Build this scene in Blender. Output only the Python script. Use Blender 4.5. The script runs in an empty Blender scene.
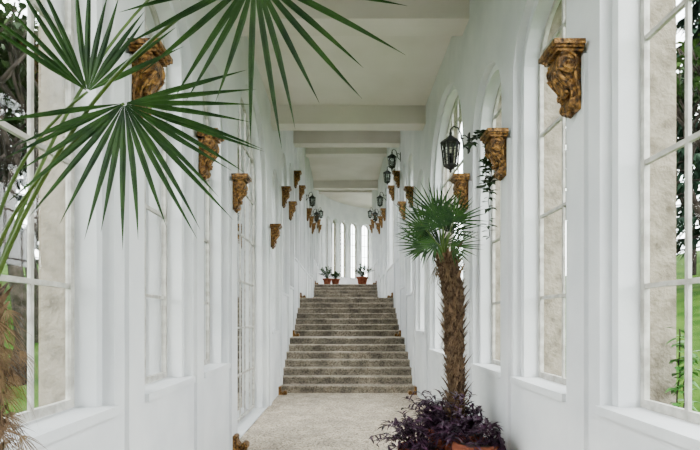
import bpy, math, random
from mathutils import Vector, Matrix
R = random.Random(7)
WL, WR, EYE = 1.40, 1.56, 1.60

# ---------------------------------------------------------------- materials
def newmat(name):
    m = bpy.data.materials.new(name); m.use_nodes = True
    nt = m.node_tree
    return m, nt, nt.nodes["Principled BSDF"]
def mat_noise(name, c1, c2, scale=5, rough=.7, detail=6, bump=0.0, bscale=None, metal=0, c3=None, lo=.35, hi=.65, spec=.5):
    m, nt, p = newmat(name)
    p.inputs["Specular IOR Level"].default_value = spec
    tc = nt.nodes.new("ShaderNodeTexCoord")
    n = nt.nodes.new("ShaderNodeTexNoise"); n.inputs["Scale"].default_value = scale; n.inputs["Detail"].default_value = detail
    nt.links.new(tc.outputs["Object"], n.inputs["Vector"])
    cr = nt.nodes.new("ShaderNodeValToRGB")
    cr.color_ramp.elements[0].position = lo; cr.color_ramp.elements[0].color = (*c1, 1)
    cr.color_ramp.elements[1].position = hi; cr.color_ramp.elements[1].color = (*c2, 1)
    if c3:
        e = cr.color_ramp.elements.new((lo+hi)/2); e.color = (*c3, 1)
    nt.links.new(n.outputs["Fac"], cr.inputs["Fac"])
    nt.links.new(cr.outputs["Color"], p.inputs["Base Color"])
    p.inputs["Roughness"].default_value = rough; p.inputs["Metallic"].default_value = metal
    if bump > 0:
        n2 = nt.nodes.new("ShaderNodeTexNoise"); n2.inputs["Scale"].default_value = bscale or scale*4; n2.inputs["Detail"].default_value = 8
        nt.links.new(tc.outputs["Object"], n2.inputs["Vector"])
        b = nt.nodes.new("ShaderNodeBump"); b.inputs["Strength"].default_value = bump; b.inputs["Distance"].default_value = .02
        nt.links.new(n2.outputs["Fac"], b.inputs["Height"]); nt.links.new(b.outputs["Normal"], p.inputs["Normal"])
    return m
M_WALL = mat_noise("whitewash", (.54,.553,.575), (.65,.658,.665), 1.6, .7, bump=.15, bscale=14)
M_CEIL = mat_noise("ceiling_white", (.56,.525,.47), (.65,.615,.565), .8, .8, bump=.08, bscale=6)
M_PLAST = mat_noise("old_plaster", (.10,.085,.062), (.235,.205,.16), 9, .9, 12, bump=.8, bscale=30, c3=(.185,.160,.122), spec=.1, lo=.28, hi=.62)
M_FRAME = mat_noise("window_paint", (.28,.265,.235), (.48,.465,.43), 12, .6)
M_GOLD = mat_noise("gilt_bronze", (.016,.007,.0025), (.40,.205,.048), 30, .42, 8, bump=.7, bscale=60, metal=.55, c3=(.135,.062,.015), lo=.34, hi=.68)
M_IRON = mat_noise("black_iron", (.006,.006,.007), (.015,.015,.016), 20, .55, spec=.3)
M_TERRA = mat_noise("terracotta", (.13,.035,.018), (.23,.07,.036), 9, .85, bump=.3, spec=.2)
M_SOIL = mat_noise("soil", (.015,.01,.007), (.04,.03,.02), 30, 1)
M_PALM = mat_noise("palm_green", (.004,.022,.003), (.022,.064,.007), 9, .55, spec=.2)
M_PETI = mat_noise("petiole_green", (.03,.065,.006), (.065,.11,.015), 6, .5, spec=.25)
M_BARK = mat_noise("palm_bark", (.024,.014,.009), (.11,.070,.042), 25, .95, bump=.8, spec=.1)
M_FIBRE = mat_noise("palm_fibre", (.045,.026,.015), (.19,.12,.07), 15, .95, spec=.1)
M_DRY = mat_noise("dry_frond", (.07,.042,.02), (.18,.12,.06), 12, .85, spec=.1)
M_PURP = mat_noise("purple_leaf", (.006,.003,.007), (.055,.016,.043), 14, .45, lo=.3, hi=.78, spec=.25)
M_IVY = mat_noise("ivy_leaf", (.003,.014,.003), (.012,.038,.008), 20, .5, spec=.25)
M_VINE = mat_noise("vine_leaf", (.02,.09,.015), (.06,.17,.03), 20, .5, spec=.2)
M_TBARK = mat_noise("tree_bark", (.009,.007,.005), (.034,.027,.022), 9, .95, spec=.1)
M_TLEAF = mat_noise("tree_leaf", (.003,.013,.002), (.020,.042,.006), 1.2, .8, spec=.1)
M_CONI = mat_noise("conifer_leaf", (.002,.008,.004), (.008,.022,.011), 1.2, .8, spec=.1)

def mat_floor(name, base, dark, light, sp=160, lo=.8):
    m, nt, p = newmat(name)
    tc = nt.nodes.new("ShaderNodeTexCoord")
    v = nt.nodes.new("ShaderNodeTexVoronoi"); v.inputs["Scale"].default_value = sp
    nt.links.new(tc.outputs["Object"], v.inputs["Vector"])
    cr = nt.nodes.new("ShaderNodeValToRGB")
    cr.color_ramp.elements[0].position = .1; cr.color_ramp.elements[0].color = (*dark,1)
    cr.color_ramp.elements[1].position = .9; cr.color_ramp.elements[1].color = (*light,1)
    e = cr.color_ramp.elements.new(.4); e.color = (*base,1)
    sep = nt.nodes.new("ShaderNodeSeparateColor"); nt.links.new(v.outputs["Color"], sep.inputs["Color"])
    nt.links.new(sep.outputs[0], cr.inputs["Fac"])
    n = nt.nodes.new("ShaderNodeTexNoise"); n.inputs["Scale"].default_value = 3; n.inputs["Detail"].default_value = 7
    nt.links.new(tc.outputs["Object"], n.inputs["Vector"])
    mr = nt.nodes.new("ShaderNodeMapRange"); mr.inputs["From Min"].default_value=.35; mr.inputs["From Max"].default_value=.65
    mr.inputs["To Min"].default_value=lo; mr.inputs["To Max"].default_value=1.12
    nt.links.new(n.outputs["Fac"], mr.inputs["Value"])
    mx = nt.nodes.new("ShaderNodeVectorMath"); mx.operation='SCALE'
    nt.links.new(cr.outputs["Color"], mx.inputs[0]); nt.links.new(mr.outputs["Result"], mx.inputs["Scale"])
    nt.links.new(mx.outputs["Vector"], p.inputs["Base Color"])
    p.inputs["Roughness"].default_value=.75
    b = nt.nodes.new("ShaderNodeBump"); b.inputs["Strength"].default_value=.25; b.inputs["Distance"].default_value=.01
    nt.links.new(n.outputs["Fac"], b.inputs["Height"]); nt.links.new(b.outputs["Normal"], p.inputs["Normal"])
    return m
M_FLOOR = mat_floor("terrazzo", (.42,.345,.26), (.15,.115,.08), (.56,.48,.38), 55, .76)
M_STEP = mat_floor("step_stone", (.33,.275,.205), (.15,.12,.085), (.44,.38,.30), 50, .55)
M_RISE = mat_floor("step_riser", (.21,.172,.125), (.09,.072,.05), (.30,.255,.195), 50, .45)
M_GRASS = mat_noise("lawn_grass", (.014,.046,.003), (.046,.090,.010), 1.5, .95, 10, bump=.6, bscale=30, spec=.05)

M_GLASS = bpy.data.materials.new("window_glass"); M_GLASS.use_nodes = True
nt = M_GLASS.node_tree; nt.nodes.clear()
o = nt.nodes.new("ShaderNodeOutputMaterial"); mx = nt.nodes.new("ShaderNodeMixShader")
tr = nt.nodes.new("ShaderNodeBsdfTransparent"); tr.inputs[0].default_value=(.91,.95,.93,1)
gl = nt.nodes.new("ShaderNodeBsdfGlossy"); gl.inputs["Roughness"].default_value=.03
fr = nt.nodes.new("ShaderNodeFresnel"); fr.inputs[0].default_value=1.12
nt.links.new(fr.outputs[0], mx.inputs[0]); nt.links.new(tr.outputs[0], mx.inputs[1]); nt.links.new(gl.outputs[0], mx.inputs[2]); nt.links.new(mx.outputs[0], o.inputs[0])

# ---------------------------------------------------------------- mesh builder
class MB:
    def __init__(s): s.v=[]; s.f=[]; s.m=[]; s.mats=[]; s.sm=[]
    def mi(s, mat):
        if mat not in s.mats: s.mats.append(mat)
        return s.mats.index(mat)
    def add(s, vs, fs, mat, smooth=False):
        b=len(s.v); k=s.mi(mat)
        s.v += [tuple(v) for v in vs]
        for f in fs: s.f.append(tuple(i+b for i in f)); s.m.append(k); s.sm.append(smooth)
    def box(s, x0,x1,y0,y1,z0,z1, mat):
        vs=[(x,y,z) for x in (x0,x1) for y in (y0,y1) for z in (z0,z1)]
        s.add(vs,[(0,1,3,2),(4,6,7,5),(0,4,5,1),(2,3,7,6),(0,2,6,4),(1,5,7,3)],mat)
    def mbox(s, M, a,b,o0,o1,z0,z1, mat):
        vs=[M(x,y,z) for x in (a,b) for y in (o0,o1) for z in (z0,z1)]
        s.add(vs,[(0,1,3,2),(4,6,7,5),(0,4,5,1),(2,3,7,6),(0,2,6,4),(1,5,7,3)],mat)
    def tube(s, pts, rad, mat, n=8, cap=True):
        pts=[Vector(p) for p in pts]; N=len(pts)
        if not isinstance(rad,(list,tuple)): rad=[rad]*N
        vs=[]; prev=None
        for i,p in enumerate(pts):
            t=(pts[min(i+1,N-1)]-pts[max(i-1,0)]).normalized()
            if prev is None:
                a=Vector((0,0,1)) if abs(t.z)<.9 else Vector((1,0,0))
                u=t.cross(a).normalized()
            else:
                u=(prev-t*prev.dot(t)).normalized()
            prev=u; w=t.cross(u)
            for k in range(n):
                an=2*math.pi*k/n
                vs.append(p+(u*math.cos(an)+w*math.sin(an))*rad[i])
        fs=[(i*n+k,i*n+(k+1)%n,(i+1)*n+(k+1)%n,(i+1)*n+k) for i in range(N-1) for k in range(n)]
        if cap: fs += [tuple(range(n))[::-1], tuple((N-1)*n+k for k in range(n))]
        s.add(vs,fs,mat,True)
    def lathe(s, prof, c, mat, n=24, axis='z', smooth=True):
        vs=[]
        for r,z in prof:
            for k in range(n):
                an=2*math.pi*k/n
                if axis=='z': vs.append((c[0]+r*math.cos(an),c[1]+r*math.sin(an),c[2]+z))
                else: vs.append((c[0]+r*math.cos(an),c[1]+z,c[2]+r*math.sin(an)))
        N=len(prof)
        fs=[(i*n+k,i*n+(k+1)%n,(i+1)*n+(k+1)%n,(i+1)*n+k) for i in range(N-1) for k in range(n)]
        fs+=[tuple(range(n))[::-1], tuple((N-1)*n+k for k in range(n))]
        s.add(vs,fs,mat,smooth)
    def mesh(s, name):
        me=bpy.data.meshes.new(name); me.from_pydata(s.v,[],s.f)
        for m in s.mats: me.materials.append(m)
        me.polygons.foreach_set("material_index", s.m)
        me.polygons.foreach_set("use_smooth", s.sm)
        me.update(); return me
    def obj(s, name, loc=(0,0,0), rot=0):
        return place(s.mesh(name), name, loc, rot)
def place(me, name, loc=(0,0,0), rot=0, sc=1):
    ob=bpy.data.objects.new(name, me); bpy.context.scene.collection.objects.link(ob)
    ob.location=loc; ob.rotation_euler=(0,0,rot); ob.scale=(sc,sc,sc); return ob

# ---------------------------------------------------------------- walls, bays, windows
def ML(s,o,z): return (-(WL+o), s, z)
def MR(s,o,z): return (WR+o, s, z)
ARC_Y=28.0; AC=4.6
def MAL(s,o,z):
    t=s/(AC+WL); r=AC+WL+o
    return (AC-r*math.cos(t), ARC_Y+r*math.sin(t), z)
def MAR(s,o,z):
    t=s/(AC-WR); r=AC-WR-o
    return (AC-r*math.cos(t), ARC_Y+r*math.sin(t), z)

def bay(mb, M, a,b,c,r,F,T,sill,spring,o0,o1,mat,front=True,back=True):
    N=20
    ar=[(c-r*math.cos(math.pi*i/N), spring+r*math.sin(math.pi*i/N)) for i in range(N+1)]
    for o,on in ((o0,front),(o1,back)):
        if not on: continue
        q=[]
        q.append([(a,F),(c-r,F),(c-r,T),(a,T)]); q.append([(c+r,F),(b,F),(b,T),(c+r,T)])
        if sill>F+.01: q.append([(c-r,F),(c+r,F),(c+r,sill),(c-r,sill)])
        for i in range(N): q.append([ar[i],ar[i+1],(ar[i+1][0],T),(ar[i][0],T)])
        for p in q: mb.add([M(x,o,z) for x,z in p],[(0,1,2,3)],mat)
    loop=[(c-r,sill)]+ar+[(c+r,sill)]
    for i in range(len(loop)):
        p,q=loop[i],loop[(i+1)%len(loop)]
        mb.add([M(p[0],o0,p[1]),M(q[0],o0,q[1]),M(q[0],o1,q[1]),M(p[0],o1,p[1])],[(0,1,2,3)],mat)
wcount=[0]
STEP=.075; LIP=.07; GD=.04   # depth of the arch moulding, its width, extra reveal depth
def window(M,c,r,sill,spring,cols,name=None,z_levels=None,prefix="window",stepped=True):
    wcount[0]+=1
    mb=MB(); N=24; w=.040; oa,ob=.165+GD,.198+GD
    ar=[(c-r*math.cos(math.pi*i/N), spring+r*math.sin(math.pi*i/N)) for i in range(N+1)]
    ai=[(c-(r-w)*math.cos(math.pi*i/N), spring+(r-w)*math.sin(math.pi*i/N)) for i in range(N+1)]
    for i in range(N):
        A,B,C,D=ar[i],ar[i+1],ai[i+1],ai[i]
        vs=[M(p[0],o,p[1]) for o in (oa,ob) for p in (A,B,C,D)]
        mb.add(vs,[(0,1,2,3),(7,6,5,4),(3,2,6,7)],M_FRAME)
    zb=sill+.012; zr=zb+.05; e=.002
    mb.mbox(M,c-r+e,c-r+w,oa,ob,zr,spring,M_FRAME); mb.mbox(M,c+r-w,c+r-e,oa,ob,zr,spring,M_FRAME)
    mb.mbox(M,c-r+e,c+r-e,oa,ob,zb,zr,M_FRAME)
    def top(x):
        d=min(abs(x-c),r); return spring+math.sqrt(max(0,r*r-d*d))
    def half(z):
        if z<=spring: return r
        return math.sqrt(max(0,r*r-(z-spring)**2))
    for k in range(1,cols):
        x=c-r+2*r*k/cols; hw=.012
        mb.mbox(M,x-hw,x+hw,oa+.008,ob-.004,zr,top(x)-.01,M_FRAME)
    z=sill+.73
    while z<spring+r-.12:
        h=half(z)
        mb.mbox(M,c-h+.01,c+h-.01,oa+.006,ob-.002,z-.014,z+.014,M_FRAME); z+=.73
    pg=[(c-r+.01,zb+.02)]+[(p[0],p[1]) for p in ai]+[(c+r-.01,zb+.02)]
    mb.add([M(p[0],ob-.014,p[1]) for p in pg],[tuple(range(len(pg)))],M_GLASS)
    if prefix=="window":
        mb.mbox(M,c-r-LIP+.002,c+r+LIP-.002,-.03,STEP-.002,sill-.045,sill+.010,M_WALL)
        mb.mbox(M,c-r+.003,c+r-.003,STEP-.002,oa-.0005,sill-.01,sill+.010,M_WALL)
    mb.obj("%s_%d"%(prefix,wcount[0]))
CSEC=[(-4.5,9.9,0.0),(9.9,14.2,1.15),(14.2,23.3,2.3),(23.3,28.0,3.3)]
def topz(lv): return 5.35+lv
def sec_top(a,b):
    m=(a+b)/2
    for s0,s1,l in CSEC:
        if s0<=m<s1: return topz(l)+.4
    return topz(3.3)+.4
BAYS=[(-4.5,-2.7,0,0),(-2.7,-1.2,0,0),(-1.2,.3,0,0),(.3,3.3,0,1),(3.3,4.78,0,0),(4.78,6.22,0,0),(6.22,9.4,0,1),
      (9.4,11.1,.3,0),(11.1,12.5,1.15,0),(12.5,13.8,1.4,0),(13.8,15.3,2.3,0),(15.3,18.4,2.3,1),(18.4,19.8,2.3,0),
      (19.8,21.2,2.3,0),(21.2,22.6,2.5,0),(22.6,24.0,3.3,0),(24.0,25.4,3.3,0),(25.4,26.8,3.3,0),(26.8,28.0,3.3,0)]
PP=.03
for side,M in (("left",ML),("right",MR)):
    mb=MB(); mx_=MB()
    for a,b,l,wide in BAYS:
        c=(a+b)/2; r=1.17 if wide else .48
        if b-a<1.35: r=.42
        if (a,b)==(.3,3.3): c=1.81; r=1.17
        if (a,b)==(3.3,4.78): c=4.06
        spring=l+(3.92 if wide else 3.82); sill=l+1.07; F=-.3
        if wide: r=1.17
        door = (side=="left" and (a,b)==(6.22,9.4))
        if door: sill=.02
        T=sec_top(a,b)
        if (a,b)==(9.4,11.1): T=topz(1.15)+.4
        if (a,b)==(13.8,15.3): T=topz(2.3)+.4
        if (a,b)==(22.6,24.0): T=topz(3.3)+.4
        bay(mb,M,a,b,c,r+LIP,F,T,sill-.002,spring,0,STEP,M_WALL,True,False)
        bay(mb,M,a,b,c,r,F,T,sill,spring,STEP,.2+GD,M_WALL,True,False)
        bay(mx_,M,a,b,c,r,F-.5,T,sill,spring,.2+GD,.42,M_PLAST,False,True)
        window(M,c,r,sill,spring,6 if wide else 2,prefix="door" if door else "window")
    for a,b,l,w in BAYS[1:]:
        lv=0
        for s0,s1,q in CSEC:
            if s0<=a<s1: lv=q
        if a in (11.1,12.5): lv=1.15
        if a in (13.8,): lv=2.3
        mb.mbox(M,a-.11,a+.11,-PP,.01,-.3,lv+3.3,M_WALL)
    mb.obj("wall_"+side); mx_.obj("wall_exterior_"+side)
mb=MB(); mb.box(-WL-.2,WR+.2,-4.7,-4.5,-.3,5.75,M_WALL); mb.obj("wall_back")  # unseen end wall, added to block frontal light so side light dominates
L=(AC+WL)*math.pi/2
nb=10; mb=MB(); me2=MB()
for i in range(nb):
    a=L*i/nb; b=L*(i+1)/nb
    bay(mb,MAL,a,b,(a+b)/2,.33,3.0,topz(3.3)+.4,4.3,7.6,0,.24,M_WALL,True,False)
    bay(me2,MAL,a,b,(a+b)/2,.33,2.5,topz(3.3)+.4,4.3,7.6,.24,.42,M_PLAST,False,True)
    window(MAL,(a+b)/2,.33,4.3,7.6,2)
L2=(AC-WR)*math.pi/2; nb=4
for i in range(nb):
    a=L2*i/nb; b=L2*(i+1)/nb
    bay(mb,MAR,a,b,(a+b)/2,.33,3.0,topz(3.3)+.4,4.3,7.6,0,.24,M_WALL,True,True)
mb.obj("wall_far"); me2.obj("wall_exterior_far")

# ---------------------------------------------------------------- floor, stairs, ceiling
mb=MB(); X0,X1=-WL,WR
mb.box(X0-.02,X1+.02,-4.5,10.96,-.3,0,M_FLOOR); mb.obj("floor")
mb=MB(); mb.box(X0,X1,23.72,28.0,2.9,3.3,M_FLOOR)
vs=[];fs=[]
for i in range(13):
    t=math.pi/2*i/12
    for r in (AC-WR-.02,AC+WL+.02): vs.append((AC-r*math.cos(t),28+r*math.sin(t),3.3))
fs=[(2*i,2*i+1,2*i+3,2*i+2) for i in range(12)]
mb.add(vs,fs,M_FLOOR); mb.obj("floor_upper")
def flight(y0,z0,n,rise,run,yend):
    mb=MB()
    rg=random.Random(int(y0*10)); NX=40
    for i in range(n):
        y=y0+run*i; z=z0+rise*(i+1); ye=(yend if i==n-1 else y+run)
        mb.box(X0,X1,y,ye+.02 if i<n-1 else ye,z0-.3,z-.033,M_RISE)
        yb=ye if i==n-1 else y+run+.01
        v=[]
        for j in range(NX+1):
            x=X0+(X1-X0)*j/NX; u=(x-X0)/(X1-X0)*2-1
            wy=rg.uniform(-.005,.005)+.008*(1-u*u); wz=rg.uniform(-.004,.003)-.006*(1-u*u)
            for p in [(y-.035+wy,z-.030),(y-.035+wy,z-.010+wz),(y-.024+wy,z+wz),(yb,z),(yb,z-.034),(y-.028,z-.034)]:
                v.append((x,p[0],p[1]))
        k=6
        fs=[(j*k+q,j*k+(q+1)%k,(j+1)*k+(q+1)%k,(j+1)*k+q) for j in range(NX) for q in range(k)]
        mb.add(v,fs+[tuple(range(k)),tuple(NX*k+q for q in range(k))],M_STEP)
    return mb.obj("staircase")
flight(10.96,0,7,1.15/7,.30,13.9)
flight(13.9,1.15,7,1.15/7,.30,22.2)
flight(22.2,2.3,6,1.0/6,.30,23.72)
mb=MB(); CX0,CX1=-WL-.42,WR+.42
for s0,s1,l in CSEC:
    z=topz(l)
    mb.box(CX0,CX1,s0,s1,z+.35,z+.55,M_CEIL)
for y0,y1,l in [(-4.5,-4.1,0),(-.1,.25,0),(3.15,3.5,0),(6.22,6.60,0),(9.55,9.9,0),(9.92,10.2,1.15),(13.85,14.2,1.15),(14.22,14.5,2.3),(18.2,18.6,2.3),(22.95,23.3,2.3),(23.32,23.6,3.3),(27.6,28,3.3)]:
    mb.box(-WL-.02,WR+.02,y0,y1,topz(l),topz(l)+.36,M_CEIL)
for (y,l0,l1) in [(9.9,0,1.15),(14.2,1.15,2.3),(23.3,2.3,3.3)]:
    mb.box(CX0,CX1,y-.1,y+.02,topz(l0)+.3,topz(l1)+.5,M_CEIL)
mb.box(-3,9,28.0,35,topz(3.3)+.35,topz(3.3)+.5,M_CEIL)
mb.obj("ceiling")

# ---------------------------------------------------------------- corbels
def corbel_mesh():
    mb=MB()
    pr=[(0,-.25),(.045,-.25),(.075,-.205),(.066,-.15),(.078,-.09),(.11,-.04),(.155,.01),(.185,.07),(.18,.13),(.165,.175),(0,.175)]
    k=len(pr); w=.085
    mb.add([(x,y,z) for y in (-w,w) for x,z in pr],[tuple(range(k)),tuple(range(2*k-1,k-1,-1))]+[(j,(j+1)%k,k+(j+1)%k,k+j) for j in range(k)],M_GOLD)
    mb.lathe([(.01,-.115),(.06,-.115),(.078,-.105),(.078,-.085),(.066,-.07),(.066,.07),(.078,.085),(.078,.105),(.06,.115),(.01,.115)],(.115,0,.095),M_GOLD,20,'y')
    mb.lathe([(.01,-.10),(.035,-.10),(.046,-.09),(.040,-.06),(.040,.06),(.046,.09),(.035,.10),(.01,.10)],(.05,0,-.195),M_GOLD,16,'y')
    for sy in (-1,1):
        sp=[]
        for i in range(40):
            t=i/39; an=2*math.pi*1.6*t+.8; r=.072*(1-t)+.008
            sp.append((.115+r*math.cos(an), sy*.118, .095+r*math.sin(an)))
        mb.tube(sp,[.011*(1-.4*i/39) for i in range(40)],M_GOLD,6)
        mb.lathe([(.002,-.012),(.014,-.008),(.014,.008),(.002,.012)],(.115,sy*.12,.095),M_GOLD,10,'y')
        mb.tube([(.055,sy*.095,.04),(.05,sy*.095,-.02),(.03,sy*.095,-.08),(.02,sy*.095,-.14),(.03,sy*.098,-.19),(.05,sy*.1,-.21)],[.013,.014,.013,.012,.011,.009],M_GOLD,6)
        mb.tube([(.185,sy*.083,.04),(.145,sy*.086,-.01),(.105,sy*.088,-.055),(.078,sy*.09,-.10),(.07,sy*.09,-.16)],[.016,.014,.012,.011,.010],M_GOLD,6)
    for y,rr in ((-.05,.014),(-.022,.017),(0,.022),(.022,.017),(.05,.014)):
        off=.012-.18*abs(y)
        mb.tube([(.165+off,y*.8,.06),(.162+off,y*.9,.02),(.125+off,y,-.03),(.09+off,y,-.075),(.085+off,y*.9,-.12),(.105+off,y*.6,-.155),(.13,y*.5,-.15)],[rr*.6,rr,rr*1.1,rr*1.1,rr,rr*.8,rr*.3],M_GOLD,6)
    for sy in (-1,1):
        for z in (-.02,-.07,-.12):
            mb.tube([(.09,sy*.04,z),(.115,sy*.07,z+.012),(.10,sy*.098,z-.012)],[.014,.013,.004],M_GOLD,5)
    mb.lathe([(.004,-.045),(.022,-.03),(.030,-.005),(.022,.02),(.01,.03)],(.045,0,-.245),M_GOLD,10)
    mb.box(0,.20,-.125,.125,.172,.195,M_GOLD)
    a=[(0,.215,-.14,.14,.195,.212),(0,.235,-.155,.155,.212,.25)]
    for x in a: mb.box(*x,M_GOLD)
    return mb.mesh("corbel")
CM=corbel_mesh()
def corbel(side,y,z):
    ob=place(CM,"corbel",((-WL+PP-.003) if side<0 else (WR-PP+.003),y,z),0 if side<0 else math.pi,.85)
    bv=ob.modifiers.new("bev","BEVEL"); bv.width=.005; bv.segments=2
    return ob
ST=[(3.3,0),(4.78,0),(6.22,0),(9.4,0),(11.1,1.15),(12.5,1.15),(13.8,2.3),(15.3,2.3),(18.4,2.3),(19.8,2.3),(21.2,2.3),(24.0,3.3),(25.4,3.3),(26.8,3.3)]
for y,l in ST:
    for s in (-1,1): corbel(s,y,l+3.175)
def foot_mesh():
    mb=MB()
    pr=[(0,0),(.20,0),(.22,.03),(.20,.07),(.15,.075),(.10,.06),(.07,.10),(.06,.17),(.03,.20),(0,.20)]
    k=len(pr); w=.09
    mb.add([(x,y,z) for y in (-w,w) for x,z in pr],[tuple(range(k)),tuple(range(2*k-1,k-1,-1))]+[(j,(j+1)%k,k+(j+1)%k,k+j) for j in range(k)],M_GOLD)
    mb.lathe([(.01,-.11),(.04,-.105),(.05,-.09),(.045,0),(.05,.09),(.04,.105),(.01,.11)],(.165,0,.055),M_GOLD,16,'y')
    mb.lathe([(.01,-.10),(.03,-.10),(.035,-.08),(.035,.08),(.03,.10),(.01,.10)],(.035,0,.175),M_GOLD,12,'y')
    return mb.mesh("scroll_foot")
FM=foot_mesh()
for y,z in ((6.22,0),(10.75,0),(13.70,1.15),(15.95,2.3),(23.9,3.3)):
    for s in (-1,1):
        q=PP-.002 if y==6.22 else -.002
        place(FM,"scroll_ornament",((-WL+q) if s<0 else WR-q,y,z+.0),0 if s<0 else math.pi,.85)

# ---------------------------------------------------------------- lanterns on brackets
def lantern_mesh():
    mb=MB()
    mb.box(0,.015,-.04,.04,-.12,.12,M_IRON)
    mb.tube([(.01,0,-.08),(.08,0,-.02),(.10,0,.10),(.14,0,.19),(.20,0,.21),(.235,0,.17),(.235,0,.13)],.010,M_IRON,8)
    mb.tube([(.01,0,.06),(.06,0,.10),(.12,0,.09),(.10,0,.05),(.07,0,.06)],.007,M_IRON,6)
    cx=.235; n=6
    mb.lathe([(.012,.14),(.02,.12),(.014,.10),(.03,.085),(.06,.06),(.12,.02),(.135,0),(.125,-.012)],(cx,0,0),M_IRON,6,smooth=False)
    mb.lathe([(.075,-.30),(.09,-.29),(.09,-.275),(.07,-.27)],(cx,0,0),M_IRON,6,smooth=False)
    mb.lathe([(.004,-.37),(.016,-.355),(.012,-.335),(.05,-.31),(.075,-.30)],(cx,0,0),M_IRON,6,smooth=False)
    for k in range(n):
        a=2*math.pi*k/n; c,s=math.cos(a),math.sin(a)
        mb.tube([(cx+.118*c,.118*s,-.01),(cx+.083*c,.083*s,-.28)],.010,M_IRON,5)
        a2=2*math.pi*(k+.5)/n; c2,s2=math.cos(a2),math.sin(a2)
        mb.tube([(cx+.095*c2,.095*s2,-.01),(cx+.068*c2,.068*s2,-.28)],.006,M_IRON,4)
        a3=2*math.pi*(k+1)/n
        for zz,rr in ((-.10,.106),(-.19,.095)):
            mb.tube([(cx+rr*c,rr*s,zz),(cx+rr*math.cos(a3),rr*math.sin(a3),zz)],.005,M_IRON,4)
    mb.lathe([(.10,-.015),(.07,-.275)],(cx,0,0),M_GLASS,6,smooth=False)
    mb.lathe([(.018,-.27),(.018,-.14),(.006,-.12)],(cx,0,0),M_IRON,8)
    return mb.mesh("bracket_lantern")
LM=lantern_mesh()
for s,y,l in ((1,6.22,0),(1,13.8,2.3),(1,15.3,2.3),(1,18.4,2.3),(-1,18.4,2.3),(1,21.2,2.3),(-1,21.2,2.3),(-1,25.4,3.3),(1,25.4,3.3)):
    place(LM,"bracket_lantern",((-WL-.001) if s<0 else WR+.001,y,l+3.80),0 if s<0 else math.pi)

# ---------------------------------------------------------------- palms
def fan(mb,hub,normal,mid,Rr,spread,n,mat,droop=.15,wmax=.013,rng=R,cup=.1):
    hub=Vector(hub); nrm=Vector(normal).normalized(); mid=Vector(mid); mid=(mid-nrm*mid.dot(nrm)).normalized()
    side=nrm.cross(mid); sp=math.radians(spread); dth=sp/n
    for i in range(n):
        th=-sp/2+dth*(i+.5)+rng.uniform(-.03,.03)
        d=mid*math.cos(th)+side*math.sin(th); e=nrm.cross(d)
        Ln=Rr*(1-.18*abs(th)/(sp/2))*rng.uniform(.82,1.06)
        dr=droop*rng.uniform(.5,1.5); bend=rng.uniform(-.06,.06)
        vs=[]; ts=(0.02,.16,.32,.5,.68,.84,.94,1.0)
        for t in ts:
            r=t*Ln
            w=min(r*math.tan(dth/2)*1.02,wmax)
            if t>.45: w*=max(.03,1-((t-.45)/.55)**1.4)
            p=hub+d*r+nrm*(cup*Rr*t*t)+Vector((0,0,-1))*dr*Ln*t**2.4+e*bend*Ln*t*t
            vs+= [p-e*w, p-nrm*w*.55, p+e*w]
        fs=[]
        for k in range(len(ts)-1):
            a=3*k; fs+=[(a,a+1,a+4,a+3),(a+1,a+2,a+5,a+4)]
        mb.add(vs,fs,mat)
def bez(a,b,c,n=10):
    a,b,c=Vector(a),Vector(b),Vector(c)
    return [a*(1-t)**2+b*2*t*(1-t)+c*t*t for t in [i/n for i in range(n+1)]]
def petiole(mb,a,b,c,r0=.010,r1=.006,mat=None):
    p=bez(a,b,c,14); mb.tube(p,[r0+(r1-r0)*i/14 for i in range(15)],mat or M_PETI,7)
def pot(mb,c,r,h):
    prof=[(r*.62,0),(r*.68,0.01),(r*.9,h*.78),(r*.92,h*.80),(r*1.02,h*.80),(r*1.05,h*.84),(r*1.05,h*.98),(r*1.0,h),(r*.93,h),(r*.90,h*.9),(.01,h*.9)]
    mb.lathe(prof,c,M_TERRA,32)
    mb.lathe([(r*.90,h*.905),(r*.5,h*.93),(.01,h*.94)],c,M_SOIL,24)
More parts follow.
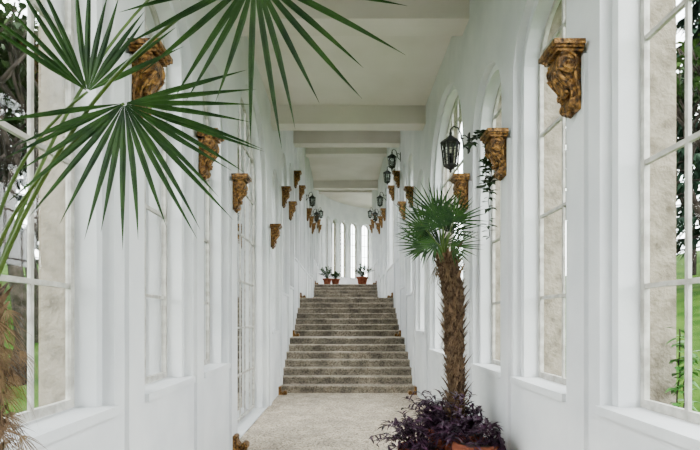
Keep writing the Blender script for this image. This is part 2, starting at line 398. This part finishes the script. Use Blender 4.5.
def trunk(mb,pts,r0,r1,rng,stub=.05,dens=46,fib=700,fw=.0026,fl=(.04,.12)):
    pts=[Vector(p) for p in pts]
    N=40; path=[]
    tot=len(pts)-1
    for i in range(N+1):
        u=i/N*tot; k=min(int(u),tot-1); path.append(pts[k].lerp(pts[k+1],u-k))
    rad=[(r0+(r1-r0)*i/N)*rng.uniform(.86,1.1) for i in range(N+1)]
    mb.tube(path,rad,M_BARK,14)
    def at(t):
        u=t*N; k=min(int(u),N-1); return path[k].lerp(path[k+1],u-k), r0+(r1-r0)*t
    for i in range(int(dens*3)):
        t=i/(dens*3); p,r=at(t); a=i*2.399+rng.uniform(-.2,.2)
        d=Vector((math.cos(a),math.sin(a),0)); e=Vector((-math.sin(a),math.cos(a),0)); up=Vector((0,0,1))
        L=stub*rng.uniform(.7,1.6); w=min(.018,stub*.4)*rng.uniform(.7,1.3)
        b=p+d*r*.82; m=b+d*L*.35+up*L*.5; q=b+d*L*.85+up*L*1.1
        mb.add([b-e*w*1.4,b+e*w*1.4,b+d*.012-up*.02,m-e*w,m+e*w,m+d*.012,q-e*w*.35,q+e*w*.35],
               [(0,3,4,1),(0,2,5,3),(2,1,4,5),(3,6,7,4),(3,5,6),(5,4,7),(5,7,6)],M_BARK if rng.random()<.55 else M_FIBRE)
    for i in range(fib):
        t=rng.random(); p,r=at(t); a=rng.uniform(0,2*math.pi); d=Vector((math.cos(a),math.sin(a),0)); e=Vector((-math.sin(a),math.cos(a),0))
        L=rng.uniform(*fl); b=p+d*r*.95; w=fw
        q=b+d*L*rng.uniform(.2,.9)+Vector((0,0,1))*L*rng.uniform(-.9,.7)+e*rng.uniform(-.4,.4)*L
        mb.add([b-e*w,b+e*w,q],[(0,1,2)],M_FIBRE if i%5 else M_DRY)

rng=random.Random(21)
px,py=1.12,5.1
mb=MB(); pot(mb,(px,py,0),.27,.50)
trunk(mb,[(px,py,.42),(px+.03,py,.9),(px-.0,py,1.4),(px+.0,py,1.85),(px-.08,py,2.28)],.08,.115,rng,.075,50,4000,.0032,(.05,.18))
top=Vector((px-.10,py,2.30))
specs=[((-.15,-.55,.75),.24,.42),((.28,-.4,.95),.28,.42),((-.75,-.35,.65),.28,.44),((-.85,-.2,.10),.18,.42),((-.45,-.6,.15),.16,.38),((.35,-.35,.10),.08,.34),
 ((.0,.3,1.0),.32,.44),((.25,.3,.7),.20,.40),((-.5,.5,.6),.26,.40),((-.55,.45,.1),.20,.36),((0,.6,.15),.20,.36),((-.25,-.1,1.0),.34,.46)]
for dv,pl,rr in specs:
    d=Vector(dv).normalized(); hub=top+d*pl+Vector((0,0,.03))
    petiole(mb,top-Vector((0,0,.08)),top+d*pl*.5+Vector((0,0,.05)),hub,.011,.006)
    nrm=(Vector((0,0,1))*(.5)-d*.35+Vector((0,-1,0))*.8+Vector((rng.uniform(-.25,.25),0,0)))
    fan(mb,hub,nrm,d+Vector((0,0,.15)),rr,165,17,M_PALM,.10,.0100,rng,.10)
for k in range(7):
    a=rng.uniform(0,6.28); d=Vector((math.cos(a),math.sin(a),-.9)).normalized()
    fan(mb,top+d*.08-Vector((0,0,.05)),(d.x,d.y,.4),d+Vector((0,0,-.8)),.22,60,8,M_DRY,.4,.006,rng,0)
mb.obj("potted_fan_palm")

def lance(mb,b,d,L,w,mat,rng,curl=.3):
    d=d.normalized(); e=d.cross(Vector((0,0,1)));
    e=e.normalized() if e.length>.05 else Vector((1,0,0))
    nn=e.cross(d); vs=[]
    for t,k in ((0,.35),(.3,1),(.65,.8),(1,.04)):
        p=b+d*L*t-Vector((0,0,1))*curl*L*t*t
        vs+=[p-e*w*k+nn*w*k*.5,p,p+e*w*k+nn*w*k*.5]
    fs=[]
    for k in range(3):
        a=3*k; fs+=[(a,a+1,a+4,a+3),(a+1,a+2,a+5,a+4)]
    mb.add(vs,fs,mat)
mb=MB(); rng=random.Random(5)
pot(mb,(.74,4.95,0),.20,.36); pot(mb,(1.20,4.52,0),.21,.50)
srcs=[((.74,4.95,.34),.40),((1.20,4.52,.48),.24),((px-.1,py-.08,.46),.44),((px+.05,py-.06,.46),.38),((px,py+.05,.46),.34)]
for si,(c,Rd) in enumerate(srcs):
    for s in range(46 if si!=1 else 22):
        a=rng.uniform(0,2*math.pi); el=rng.uniform(.1,1.25)
        if si==3 and a>math.pi: a-=math.pi
        d=Vector((math.cos(a)*math.cos(el),math.sin(a)*math.cos(el),math.sin(el)))
        L=Rd*rng.uniform(.7,1.35); st=Vector(c)+Vector((math.cos(a),math.sin(a),0))*rng.uniform(.02,.13)
        en=st+d*L-Vector((0,0,1))*L*.36*math.cos(el)
        en.x=min(en.x,1.38); en.z=max(en.z,.06)
        md=st+d*L*.6+Vector((0,0,.06))
        p=bez(st,md,en,8); mb.tube(p,[.005-.0003*i for i in range(9)],M_PURP,5)
        for k in range(2,9):
            for q in range(2):
                a2=rng.uniform(0,6.28); dd=(p[k]-p[k-1]).normalized()*.6+Vector((math.cos(a2),math.sin(a2),rng.uniform(-.1,.7)))
                if p[k].x>1.34: dd.x=-abs(dd.x)
                lance(mb,p[k],dd,rng.uniform(.07,.13),rng.uniform(.010,.017),M_PURP,rng,.35)
mb.obj("purple_heart_plant")

rng=random.Random(11)
mb=MB(); lx,ly=-1.16,1.60
pot(mb,(lx+.02,ly,0),.19,.42)
trunk(mb,[(lx,ly,.36),(lx-.01,ly,.8),(lx,ly,1.3),(lx,ly,1.70)],.045,.050,rng,.035,60,6000,.0013,(.03,.14))
ct=Vector((lx,ly,1.72))
def leaf(hub,ctrl,nrm,mid,Rr,sp,n,dr=.1,w=.0090):
    petiole(mb,ct-Vector((0,0,.12)),ctrl,hub,.0075,.004)
    fan(mb,hub,nrm,mid,Rr,sp,n,M_PALM,dr,w,rng,.08)
leaf((-.66,1.50,2.25),(-1.10,1.56,2.00),(.3,-1,.1),(.36,0,-.9),.45,195,24,.05)
leaf((-.25,1.40,2.565),(-.80,1.48,2.40),(.0,-1,-.25),(.45,-.1,-.45),.45,330,28,.05)
leaf((-.83,1.62,2.34),(-1.16,1.62,2.1),(.5,-1,.1),(-.10,0,1),.44,125,14,.03)
leaf((-1.05,1.15,2.75),(-1.12,1.4,2.3),(.5,.6,.6),(0,-.9,.5),.30,240,20,.2)
leaf((-.65,1.95,2.95),(-.98,1.75,2.5),(.2,-.6,.7),(.4,.4,.8),.34,240,20,.15)
for k in range(60):
    a=rng.uniform(-2.2,1.3); d=Vector((math.cos(a),math.sin(a),-.3)).normalized()
    zz=.02+.85*rng.random(); st=ct-Vector((0,0,zz)); hb=st+d*rng.uniform(.05,.11)+Vector((0,0,rng.uniform(-.05,.03)))
    mb.tube([st,st.lerp(hb,.5)+Vector((0,0,.02)),hb],.003,M_FIBRE,5)
    fan(mb,hb,(d.x+rng.uniform(-.5,.5),d.y-.6,.4),d*.7+Vector((0,0,rng.uniform(-1.1,.1))),rng.uniform(.07,.14),120,9,M_DRY if k%3==0 else M_FIBRE,.5,.0019,rng,.1)
mb.obj("fan_palm")

def small_plant(x,y,z,h,r,seed,name="potted_plant"):
    rng=random.Random(seed); mb=MB(); pot(mb,(0,0,0),r,r*1.5)
    for i in range(60):
        a=rng.uniform(0,6.28); el=rng.uniform(.5,1.45)
        d=Vector((math.cos(a)*math.cos(el),math.sin(a)*math.cos(el),math.sin(el)))
        b=Vector((0,0,r*1.38)); L=h*rng.uniform(.45,.85)
        p=bez(b,b+d*L*.5+Vector((0,0,L*.2)),b+d*L,5); mb.tube(p,.006,M_IVY,4)
        for q in range(2): lance(mb,p[3+q],d+Vector((rng.uniform(-.6,.6),rng.uniform(-.6,.6),.2)),h*.25,.03,M_PALM,rng,.5)
    return mb.obj(name,(x,y,z))
small_plant(.90,24.6,3.3,.85,.28,1); small_plant(-.42,24.7,3.3,.5,.22,2); small_plant(-.82,24.5,3.3,.8,.22,3)

def ivy(name,strands,mat,n,ls,seed):
    rng=random.Random(seed); mb=MB()
    for st in strands:
        pts=[Vector(p) for p in st]; path=[]
        for i in range(len(pts)-1):
            for k in range(6): path.append(pts[i].lerp(pts[i+1],k/6)+Vector((rng.uniform(-.01,.01),rng.uniform(-.01,.01),0)))
        path.append(pts[-1]); mb.tube(path,.004,M_TBARK,5)
        for k in range(n):
            p=rng.choice(path); a=rng.uniform(0,6.28); d=Vector((math.cos(a),math.sin(a),rng.uniform(-.8,.3))).normalized()
            e=d.cross(Vector((0,0,1))).normalized(); L=ls*rng.uniform(.6,1.2); w=L*.45
            b=p+d*.012; dn=Vector((0,0,-L*.15))
            mb.add([b,b-e*w+d*L*.25,b-e*w*.5+d*L*.6,b+d*L+dn,b+e*w*.5+d*L*.6,b+e*w+d*L*.25],[(0,1,2,3),(0,3,4,5)],mat)
    return mb.obj(name)
ivy("hanging_ivy",[[(1.46,5.02,3.42),(1.48,5.04,3.1),(1.46,5.06,2.8),(1.48,5.08,2.45)],[(1.46,5.02,3.42),(1.38,5.05,3.50),(1.28,5.1,3.40)],[(1.46,5.02,3.42),(1.45,5.08,3.2),(1.43,5.1,2.95)]],M_IVY,70,.08,3)
ivy("climbing_vine",[[(1.90,2.88,-.15),(1.92,2.88,.8),(1.91,2.86,1.3),(1.92,2.86,1.55)],[(1.92,2.88,.8),(1.95,2.86,1.2),(1.96,2.83,1.42)]],M_VINE,80,.065,4)

# ---------------------------------------------------------------- grounds and trees
def gz(x,y):
    ax=abs(x)
    return -.25+.13*max(0,y-8)+.20*max(0,min(ax,22)-2.6)+.08*math.sin(x*.7+y*.4)*min(1,max(0,ax-2.5))
for s,nm in ((-1,"lawn"),(1,"lawn")):
    mb=MB(); vs=[]; nx,ny=40,50
    for i in range(nx+1):
        ax=(1.83 if s<0 else 1.99)+ (48*(i/nx)**1.6)
        for j in range(ny+1):
            y=-14+84*j/ny; vs.append((s*ax,y,gz(s*ax,y) if y<27.5 else min(gz(s*ax,y),2.3+.05*ax)))
    fs=[(i*(ny+1)+j,(i+1)*(ny+1)+j,(i+1)*(ny+1)+j+1,i*(ny+1)+j+1) for i in range(nx) for j in range(ny)]
    mb.add(vs,fs,M_GRASS,True); mb.obj(nm)
def tree_mesh(seed,H,leaf,conifer=False,nl=14,ll=(.16,.30)):
    rng=random.Random(seed); mb=MB()
    if conifer:
        mb.tube([(0,0,-.5),(0,0,H*.5),(.05,0,H)],[.18,.11,.02],M_TBARK,8)
        for i in range(110):
            t=.12+.86*i/110; a=i*2.4; L=H*.28*(1-t)+.25; z=H*t
            d=Vector((math.cos(a),math.sin(a),-.15))
            p0=Vector((0,0,z)); p1=p0+d*L
            mb.tube([p0,p0+d*L*.5+Vector((0,0,.05)),p1],[.03,.02,.006],M_TBARK,4)
            for k in range(34):
                u=rng.uniform(.15,1); b=p0.lerp(p1,u); dd=(d+Vector((rng.uniform(-1,1),rng.uniform(-1,1),rng.uniform(-.7,.1)))).normalized()
                lance(mb,b,dd,.40*(1.2-u*.5),.05,leaf,rng,.3)
        return mb.mesh("conifer_tree")
    def br(p,d,L,r,lv):
        q=p+d*L; m=p.lerp(q,.5)+Vector((rng.uniform(-1,1),rng.uniform(-1,1),0))*L*.06
        mb.tube([p,m,q],[r,r*.82,r*.62],M_TBARK,7 if lv<2 else 4)
        if lv>=4:
            for k in range(nl):
                b=m.lerp(q,rng.random())+Vector((rng.gauss(0,.18),rng.gauss(0,.18),rng.gauss(0,.16)))
                lance(mb,b,Vector((rng.uniform(-1,1),rng.uniform(-1,1),rng.uniform(-.8,.5))),rng.uniform(*ll),.06,leaf,rng,.3)
            return
        for k in range(3 if lv else 4):
            a=rng.uniform(0,6.28); sp=rng.uniform(.35,.8)
            ax=Vector((math.cos(a),math.sin(a),0)); nd=(d+ax*sp+Vector((0,0,.12))).normalized()
            br(q,nd,L*rng.uniform(.6,.82),r*.6,lv+1)
    br(Vector((0,0,-.5)),Vector((rng.uniform(-.05,.05),0,1)).normalized(),H*.28,.16,0)
    return mb.mesh("tree")
TA=tree_mesh(1,8,M_TLEAF,nl=24); TB=tree_mesh(2,8,M_TLEAF,nl=9,ll=(.1,.2)); TC=tree_mesh(3,9,M_CONI,True)
rng=random.Random(9)
pos=[(8.6,11.2,1),(10.5,7.5,0),(11.5,15.5,2),(15.5,11,0),(7.5,18,1),(17,20,2),(12,25,0),(21,15,0),(9,31,2),(22,26,2),(13.5,19.5,0),(26,20,0),(20,9,2),(27,33,0),(19,29,0),(30,26,2),(33,38,0),
     (-5.9,8.8,1),(-8.2,6.0,2),(-9.5,13,0),(-13.5,9,2),(-7,16.5,2),(-14,18,0),(-9.5,22,0),(-18.5,13,0),(-19,24,2),(-8,33,2),(-12.5,4,0),(-25,20,0),(-24,31,2),(-16,30,0),(-30,28,0),(-7.2,11.6,0),(-11.5,16,2)]
for x,y,k in pos:
    me=(TA,TB,TC)[k]; z=gz(x,y)
    place(me,"conifer_tree" if k==2 else "deciduous_tree",(x,y,z),rng.uniform(0,6.28),rng.uniform(.9,1.25)*(1.0 if k==1 else 1.1))

# ---------------------------------------------------------------- sky light
w=bpy.data.worlds.new("World"); bpy.context.scene.world=w; w.use_nodes=True
nt=w.node_tree; bg=nt.nodes["Background"]
tc=nt.nodes.new("ShaderNodeTexCoord"); n=nt.nodes.new("ShaderNodeTexNoise"); n.inputs["Scale"].default_value=2.5; n.inputs["Detail"].default_value=5
nt.links.new(tc.outputs["Generated"],n.inputs["Vector"])
cr=nt.nodes.new("ShaderNodeValToRGB"); cr.color_ramp.elements[0].color=(.88,.92,.97,1); cr.color_ramp.elements[1].color=(1,.99,.97,1)
cr.color_ramp.elements[0].position=.35; cr.color_ramp.elements[1].position=.6
nt.links.new(n.outputs["Fac"],cr.inputs["Fac"]); nt.links.new(cr.outputs["Color"],bg.inputs["Color"])
bg.inputs["Strength"].default_value=16.0

cam=bpy.data.cameras.new("camera"); co=bpy.data.objects.new("camera",cam); bpy.context.scene.collection.objects.link(co)
co.location=(0,0,EYE); co.rotation_euler=(math.pi/2,0,0)
cam.sensor_width=36; cam.lens=500/700*36; cam.shift_x=6/700; cam.shift_y=95/700; cam.clip_end=300; cam.clip_start=.05
bpy.context.scene.camera=co
